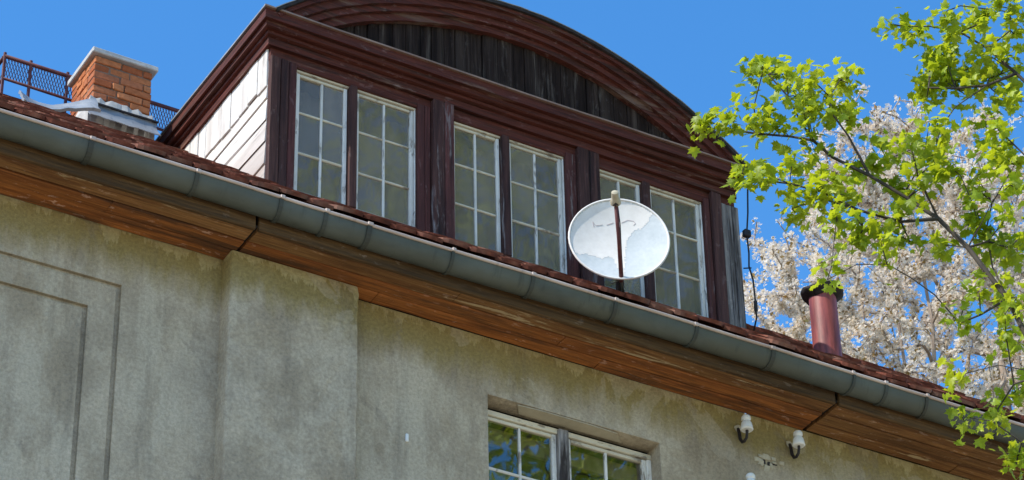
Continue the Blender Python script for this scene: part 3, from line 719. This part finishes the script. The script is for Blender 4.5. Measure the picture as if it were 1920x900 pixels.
# ------------------------------------------------------------------ insulators
def insulator(x, z, label):
    t = thing('insulator', label, 'insulator', 'porcelain insulators on the wall', (x,0,z))
    s = MB(); s.lathe([(.006,.0),(.034,-.002),(.041,.004),(.039,.020),(.034,.048),(.029,.056),(.024,.060),(.023,.068),(.030,.074),(.031,.088),(.024,.100),(.006,.104)], (0,-.10,-.03), 20); obj('cup', s, M_PORC, t, autosmooth=True)
    s = MB(); pts = [(0,.02,.03),(0,-.012,.028)]+[(0,-.055-.043*math.cos(a),-.062-.034*math.sin(a)) for a in np.linspace(0.25,math.pi-.1,8)]
    pts = [(0,.02,.028),(0,-.008,.024),(0,-.018,-.01),(0,-.024,-.055),(0,-.042,-.085),(0,-.066,-.092),(0,-.090,-.078),(0,-.099,-.05),(0,-.10,-.02)]
    s.tube(pts, [.011,.011,.011,.011,.010,.010,.009,.009,.009], 8); obj('hook', s, M_IRON, t, smooth=True)
    s = MB(); s.lathe([(.028,.004),(.022,-.006),(.004,-.008)], (0,0,.028), 9, axis=(0,-1,0)); s.v=[(a_+rnd.uniform(-.005,.005),b_-.004,c_+rnd.uniform(-.005,.005)) for a_,b_,c_ in s.v]; obj('plaster_collar', s, M_PLAST, t)
insulator(1.601, 10.79, 'white porcelain insulator on black hook, left of the upper two under the eaves')
insulator(1.991, 10.786, 'white porcelain insulator on black hook, rightmost, nearest the cracked soffit joint')
insulator(1.602, 10.375, 'lower white insulator of which only the cap shows at the bottom edge')

# ------------------------------------------------------------------ hanging cable at the right dormer corner
cable = thing('hanging_cable', 'black cable with small box hanging at the right corner of the dormer', 'cable', loc=(0,0,0))
s = MB(); P = [(1.95,.22,12.96),(2.03,.27,12.985),(2.045,.30,12.93),(2.035,.30,12.78),(2.012,.30,12.60),(2.018,.30,12.45),(2.010,.30,12.34),(2.035,.30,12.24),(2.055,.32,12.10),(2.07,.34,11.98),(2.08,.40,11.90)]
s.tube(P, .0065, 6); obj('cord', s, M_RUBBER, cable, smooth=True)
s = MB(); s.cbox((1.985,.278,12.575),(2.037,.318,12.63),.006); obj('junction_box', s, M_RUBBER, cable)
s = MB(); s.lathe([(.006,-.04),(.013,-.035),(.013,.035),(.006,.04)], (2.062,.33,12.06), 10, axis=(.02,.03,-.15)); obj('connector', s, M_RUBBER, cable)
s = MB(); s.tube([(2.03,.30,12.335),(1.985,.33,12.335)], .005, 6); obj('cable_clip', s, M_RUBBER, cable)

# ------------------------------------------------------------------ trees
LIMBS = [[(1.52, -2.9, 9.63), (1.46, -2.75, 10.17), (1.36, -2.6, 10.56), (1.26, -2.5, 10.78), (1.14, -2.4, 10.94), (0.97, -2.3, 11.1), (0.8, -2.2, 11.23), (0.71, -2.15, 11.35), (0.67, -2.1, 11.51), (0.64, -2.05, 11.7), (0.55, -2.0, 11.86)], [(0.75, -2.15, 11.35), (0.62, -2.05, 11.41), (0.47, -1.95, 11.44), (0.33, -1.9, 11.45), (0.2, -1.85, 11.5)], [(1.02, -2.3, 11.22), (0.85, -2.3, 11.33), (0.75, -2.3, 11.45), (0.78, -2.25, 11.62), (0.91, -2.2, 11.82)], [(1.34, -2.5, 10.77), (0.99, -2.5, 10.67), (0.78, -2.4, 10.74), (0.62, -2.3, 10.87), (0.48, -2.2, 10.94), (0.35, -2.1, 10.98), (0.27, -2.05, 11.03)], [(1.71, -3.0, 11.43), (1.62, -2.9, 11.66), (1.52, -2.8, 11.87), (1.42, -2.7, 12.02), (1.29, -2.6, 12.08), (1.16, -2.5, 12.1)], [(1.62, -2.9, 11.66), (1.48, -2.8, 11.59), (1.33, -2.7, 11.58), (1.22, -2.6, 11.61)], [(1.48, -2.8, 11.59), (1.31, -2.7, 11.44), (1.27, -2.6, 11.34), (1.27, -2.55, 11.26)], [(1.81, -3.0, 12.04), (1.59, -2.9, 12.1), (1.36, -2.8, 12.12), (1.27, -2.75, 12.07)], [(1.63, -3.0, 10.89), (1.52, -2.9, 11.13), (1.51, -2.8, 11.3), (1.43, -2.8, 11.23)], [(1.46, -2.75, 10.17), (1.52, -2.6, 10.48), (1.51, -2.6, 10.73), (1.58, -2.6, 10.93), (1.49, -2.6, 11.09)], [(1.52, -2.9, 9.63), (1.56, -2.6, 9.74), (1.61, -2.4, 9.71), (1.58, -2.4, 9.62)], [(1.46, -2.75, 10.17), (1.39, -2.6, 10.13), (1.32, -2.5, 10.11)], [(1.19, -2.5, 10.81), (1.15, -2.5, 11.03), (1.13, -2.5, 11.21)], [(1.56, -2.8, 9.37), (1.56, -2.6, 9.38), (1.59, -2.5, 9.3)]]
CLUMPS = [(0.18, -1.91, 11.5, 0.08), (0.18, -1.84, 11.45, 0.05), (0.27, -1.93, 11.41, 0.07), (0.45, -1.93, 11.56, 0.08), (0.58, -1.92, 11.54, 0.09), (0.42, -2.05, 11.46, 0.06), (0.38, -2.12, 11.77, 0.06), (0.67, -1.92, 12.0, 0.09), (0.61, -2.11, 11.76, 0.08), (0.39, -2.06, 11.76, 0.04), (0.82, -1.93, 11.83, 0.1), (0.65, -2.26, 11.65, 0.05), (0.95, -2.12, 11.91, 0.06), (0.97, -2.21, 11.84, 0.04), (0.77, -2.22, 11.62, 0.06), (0.63, -2.18, 11.48, 0.09), (0.73, -2.27, 11.43, 0.09), (0.93, -2.21, 11.54, 0.07), (0.7, -2.14, 11.33, 0.04), (0.3, -1.99, 11.1, 0.05), (0.33, -2.06, 10.97, 0.07), (0.33, -2.2, 10.92, 0.05), (0.54, -2.14, 11.14, 0.05), (0.51, -2.18, 10.96, 0.08), (0.55, -2.35, 10.84, 0.11), (0.7, -2.31, 11.03, 0.09), (0.99, -2.11, 11.33, 0.06), (0.62, -2.31, 10.79, 0.08), (0.54, -2.15, 10.83, 0.05), (0.85, -2.31, 10.93, 0.08), (1.12, -2.25, 11.27, 0.09), (1.11, -2.2, 11.42, 0.06), (0.8, -2.43, 10.67, 0.09), (0.96, -2.43, 10.62, 0.09), (0.81, -2.51, 10.44, 0.06), (1.2, -2.3, 11.1, 0.09), (1.24, -2.41, 11.21, 0.09), (1.2, -2.65, 11.07, 0.07), (1.04, -2.59, 11.16, 0.06), (1.09, -2.57, 12.03, 0.06), (1.29, -2.49, 12.11, 0.09), (1.22, -2.77, 12.0, 0.11), (1.41, -2.67, 12.02, 0.12), (1.26, -2.65, 11.86, 0.09), (1.56, -2.7, 12.14, 0.13), (1.55, -2.93, 12.02, 0.12), (1.53, -2.84, 11.84, 0.12), (1.42, -2.68, 11.83, 0.11), (1.29, -2.68, 11.75, 0.07), (1.31, -2.5, 11.72, 0.09), (1.37, -2.66, 11.64, 0.12), (1.52, -2.7, 11.63, 0.12), (1.64, -2.81, 11.75, 0.12), (1.3, -2.48, 11.72, 0.05), (1.62, -2.76, 11.59, 0.07), (1.18, -2.68, 11.32, 0.05), (1.38, -2.46, 11.39, 0.06), (1.36, -2.44, 11.29, 0.04), (1.53, -2.7, 11.38, 0.07), (1.59, -2.88, 11.45, 0.06), (1.5, -2.85, 11.18, 0.09), (1.52, -2.67, 11.12, 0.07), (1.57, -2.82, 11.04, 0.08), (1.5, -2.58, 11.02, 0.07), (1.37, -2.65, 10.75, 0.1), (1.51, -2.7, 10.7, 0.12), (1.58, -2.52, 10.65, 0.13), (1.75, -2.48, 10.68, 0.13), (1.42, -2.7, 10.28, 0.1), (1.39, -2.53, 10.24, 0.05), (1.31, -2.52, 10.11, 0.07), (1.43, -2.83, 10.1, 0.1), (1.4, -2.8, 9.97, 0.07), (1.55, -2.54, 10.04, 0.06), (0.57, -2.31, 10.31, 0.06), (1.12, -2.61, 9.67, 0.03), (1.63, -2.37, 9.72, 0.06), (1.49, -2.51, 9.53, 0.05), (1.38, -2.35, 9.59, 0.03), (1.56, -2.54, 9.34, 0.06), (1.67, -2.41, 9.37, 0.05), (1.68, -2.48, 9.84, 0.04), (0.97, -2.5, 10.74, 0.07), (1.29, -2.48, 10.59, 0.05), (1.17, -2.55, 10.94, 0.06), (0.55, -2.5, 10.58, 0.06), (0.75, -2.38, 10.58, 0.04), (1.32, -3.11, 10.64, 0.07), (1.27, -2.67, 10.97, 0.06)]

def leaf_shape():
    half = [(.10,.03),(.30,-.06),(.27,.10),(.52,.16),(.40,.28),(.58,.52),(.36,.50),(.22,.56),(.20,.76),(.09,.80)]
    out = [(0,.04)]+half+[(0,1.0)]+[(-x,y) for x,y in half[::-1]]
    vs = [(0,.38,.05)]+[(x,y,-.16*abs(x)-.10*max(0,y-.4)) for x,y in out]
    n = len(out); return np.array(vs), [(0,1+i,1+(i+1)%n) for i in range(n)]
LV, LF = leaf_shape()
def frame(tip, nrm):
    t = np.array(tip,float); t /= np.linalg.norm(t); n = np.array(nrm,float); n -= t*(n@t); n /= (np.linalg.norm(n)+1e-9)
    return np.stack([np.cross(t,n), t, n], 1)          # columns: x, y(tip), z(normal)
def batch(name, items, V, F):
    """items: (pos, 3x3, scale) -> one joined mesh"""
    k, n, fl = len(V), len(items), len(F[0])
    R3 = np.array([it[1]*it[2] for it in items]); Pp = np.array([it[0] for it in items])
    v = np.einsum('kj,nij->nki', V, R3)+Pp[:,None,:]
    f = (np.array(F)[None]+np.arange(n)[:,None,None]*k).reshape(-1)
    m = bpy.data.meshes.new(name); m.vertices.add(n*k); m.vertices.foreach_set('co', v.reshape(-1))
    nf = n*len(F); m.loops.add(len(f)); m.loops.foreach_set('vertex_index', f.astype(np.int32))
    m.polygons.add(nf); m.polygons.foreach_set('loop_start', np.arange(nf, dtype=np.int32)*fl)
    m.update(calc_edges=True); m.validate(); return m
def grow(root_pts, targets, seed, wander=.06, reach=.28):
    """graph: each target is joined to the nearest node already grown"""
    rg = np.random.default_rng(seed); P = [np.array(p,float) for p,_ in root_pts]; par = [q for _,q in root_pts]
    tips = []; B = np.zeros((200000,3)); nb = len(P); B[:nb] = P
    for t in targets:
        t = np.array(t,float); A = B[:nb]; d = np.linalg.norm(A-t,axis=1) + 1.2*np.maximum(0, A[:,2]-t[2]+.05)
        j = int(np.argmin(d)); L = np.linalg.norm(t-P[j]); n = max(1,int(L/reach)); a0 = P[j]; prev = j
        for k in range(1,n+1):
            u = k/n; q = a0+(t-a0)*u + rg.normal(0,wander,3)*L*.5*math.sin(math.pi*u) + np.array([0,0,.10*L*math.sin(math.pi*u)])
            P.append(q); par.append(prev); B[nb] = q; nb += 1; prev = len(P)-1
        tips.append(prev)
    return P, par, tips
def radii(P, par, r0, ex=.42):
    n = np.zeros(len(P)); ch = [0]*len(P)
    for i,p in enumerate(par):
        if p >= 0: ch[p] += 1
    for i in range(len(P)-1,-1,-1):
        if ch[i] == 0: n[i] += 1
        if par[i] >= 0: n[par[i]] += n[i]
    return r0*np.maximum(n,1)**ex
def skin(P, par, R, lo, hi, n=6):
    s = MB()
    for i,p in enumerate(par):
        if p < 0 or not (lo <= R[i] < hi): continue
        s.tube([P[p],P[i]], [min(R[p],R[i]*1.6),R[i]], n if R[i] > .01 else 4, False)
    return s

# --- maple whose boughs reach in from the right
maple = thing('maple_tree', 'maple with bright yellow green young leaves reaching in from the right', 'tree', loc=(0,0,0))
rg = np.random.default_rng(11)
TR = [(6.1,-5.6,0),(6.05,-5.55,3),(5.9,-5.5,6),(5.6,-5.3,8.5),(5.2,-5.1,10.2),(4.9,-5.2,12.0),(4.8,-5.3,13.5),(4.8,-5.4,15.2)]
roots = [(p,i-1) for i,p in enumerate(TR)]
P = [np.array(p) for p,_ in roots]; par = [q for _,q in roots]; ends = {}
for L in LIMBS:
    st0 = np.array(L[0]); A = np.array(P); key = None
    j = int(np.argmin(np.linalg.norm(A-st0,axis=1)+ (0 if True else 0)))
    if np.linalg.norm(A[j]-st0) > .25:            # carried by the trunk: bough from the trunk to its first point
        tj = 4 if st0[2] < 12.6 else 5
        a0 = P[tj]; prev = tj; nn = 7
        for k in range(1,nn):
            u = k/nn; P.append(a0+(st0-a0)*u+np.array([0,0,.35*math.sin(math.pi*u)])+rg.normal(0,.03,3)); par.append(prev); prev = len(P)-1
        P.append(st0); par.append(prev); prev = len(P)-1
    else: prev = j
    for q in L[1:]:
        P.append(np.array(q)); par.append(prev); prev = len(P)-1
vis_t = []
for (x,y,z,r) in CLUMPS:
    for k in range(max(2,int(r/.028))):
        vis_t.append(np.array([x,y,z])+rg.normal(0,r*.43,3))
cr_t = []; cc = np.array([4.8,-5.7,15.9]); rad = np.array([3.2,2.3,3.3])
while len(cr_t) < 520:
    q = rg.uniform(-1,1,3); d = np.linalg.norm(q)
    if .25 < d < 1: cr_t.append(cc+q*rad)
cr_t.sort(key=lambda q: np.linalg.norm(q-np.array(TR[6])))
roots = list(zip(P,par))
P, par, tips = grow(roots, vis_t+cr_t, 5, .05, .16)
R = radii(P, par, .0026, .40)
for i in range(len(TR)): R[i] = max(R[i], [.26,.22,.20,.17,.14,.11,.09,.06][i])
obj('trunk', skin(P,par,R,.035,9,10), M_BARK, maple, smooth=True)
k = obj('twigs', skin(P,par,R,0,.035,6), M_BARK, maple, smooth=True); k['kind'] = 'stuff'
near = []; far = []
for ti,tip in enumerate(tips):
    p = np.array(P[tip]); a = np.array(P[par[tip]]); ax = (p-a)/(np.linalg.norm(p-a)+1e-9)
    isv = ti < len(vis_t)
    for q in range(int(rg.integers(12,18)) if isv else 32):
        o = rg.normal(0, .042 if isv else .16, 3); tipd = ax*.3+rg.normal(0,.8,3)+np.array([0,0,-.35]); nr = np.array([-.35,-.1,.9])+rg.normal(0,.55,3)
        it = (p+o, frame(tipd,nr), rg.uniform(.034,.078) if isv else rg.uniform(.08,.12))
        (near if isv else far).append(it)
cp = np.array(CAM)
def shows(it):
    v = it[0]-cp; d = np.linalg.norm(v); w_ = v @ np.array(FWD); x_ = (v@np.array(RIGHT))/w_*5485/960; y_ = (v@np.array(DOWN))/w_*5485/450
    return (abs(it[1][:,2] @ (v/d))*it[2]**2/d**2) if abs(x_) < 1 and abs(y_) < 1 else 0
order = sorted(range(len(near)), key=lambda i: -shows(near[i])); pick = set(order[:300])
lm = raw_mesh('leaf', LV.tolist(), LF)
for i in order[:300]:
    p,F_,sc = near[i]; o = link('leaf', lm, M_LEAF, maple)
    M4 = Matrix([[*(F_[r_]*sc).tolist(), float(p[r_])] for r_ in range(3)]+[[0,0,0,1]]); o.matrix_local = M4
k = link('crown', batch('crown', [near[i] for i in order[300:]]+far, LV, LF), M_LEAF, maple); k['kind'] = 'stuff'

# --- blossoming cherry behind the house
cherry = thing('cherry_tree', 'tall cherry tree in white blossom behind the right end of the roof', 'tree', loc=(8.5,6,0))
rg = np.random.default_rng(23); base = np.array([8.5,6.0,0])
TR2 = [(0,0,0),(.05,0,3),(-.05,.1,6),(.05,.05,9),(0,0,11.5)]
roots = [(np.array(p),i-1) for i,p in enumerate(TR2)]
P = [p for p,_ in roots]; par = [q for _,q in roots]
for k in range(11):
    a = 2*math.pi*k/11+rg.uniform(-.2,.2); sp = rg.uniform(.5,1.5); prev = 4 if k%2 else 3
    top = np.array([math.cos(a)*sp, math.sin(a)*sp, rg.uniform(16.8,19.0)]); a0 = P[prev]
    for q in range(1,15):
        u = q/14; P.append(a0+(top-a0)*np.array([u**.8,u**.8,u])+rg.normal(0,.035,3)); par.append(prev); prev = len(P)-1
tg = []
cc = np.array([0,0,15.6]); rad = np.array([2.4,2.0,4.25])
while len(tg) < 2300:
    q = rg.uniform(-1,1,3); d = np.linalg.norm(q)
    if .2 < d < 1 and q[2] > -.85: tg.append(cc+q*rad*(1+rg.normal(0,.03)))
tg.sort(key=lambda q: q[2]*.5+np.hypot(q[0],q[1]))
P, par, tips = grow(list(zip(P,par)), tg, 8, .05, .16)
R = radii(P, par, .0052, .40)
for i in range(len(TR2)): R[i] = max(R[i], [.24,.2,.18,.15,.12][i])
obj('trunk', skin(P,par,R,.03,9,8), M_BARK2, cherry, smooth=True)
k = obj('twigs', skin(P,par,R,0,.03,5), M_BARK2, cherry); k['kind'] = 'stuff'
pet = [(0,0,0)]
for q in range(5):
    a = 2*math.pi*q/5; pet += [(math.cos(a-.45)*.75,math.sin(a-.45)*.75,.18),(math.cos(a)*1.0,math.sin(a)*1.0,.30),(math.cos(a+.45)*.75,math.sin(a+.45)*.75,.18)]
PV = np.array(pet); PF = [(0,1+3*q,2+3*q,3+3*q) for q in range(5)]
QV = np.array([(0,0,0),(.28,.45,.06),(0,1,-.05),(-.28,.45,.06)]); QF = [(0,1,2,3)]
bl = []; lf = []
for tip in tips:
    chain = [tip]
    while len(chain) < 5 and par[chain[-1]] >= 0 and R[par[chain[-1]]] < .016: chain.append(par[chain[-1]])
    for ci in range(len(chain)-1):
        a_, b_ = np.array(P[chain[ci]]), np.array(P[chain[ci+1]])
        for q in range(5 if P[chain[ci]][2] > 13.5 else 1):
            if rg.random() < (.12 if a_[2] > 16.6 else .38): continue
            c_ = a_+(b_-a_)*rg.random()+rg.normal(0,.018,3)
            for z_ in range(int(rg.integers(5,9))):
                d_ = rg.normal(0,1,3)+np.array([0,0,.4]); bl.append((c_+rg.normal(0,.026,3), frame(rg.normal(0,1,3), d_), rg.uniform(.014,.023)))
            if rg.random() < (.6 if a_[2] > 16.6 else 1.6): lf.append((c_, frame(rg.normal(0,1,3)+np.array([0,0,.5]), rg.normal(0,1,3)), rg.uniform(.04,.07)))
k = link('blossom', batch('blossom', bl, PV, PF), M_BLOS, cherry); k['kind'] = 'stuff'
k = link('young_leaves', batch('young_leaves', lf, QV, QF), M_BUD, cherry); k['kind'] = 'stuff'
print('blossoms', len(bl), 'near leaves', len(near), 'far', len(far), 'tiles', len(tiles))
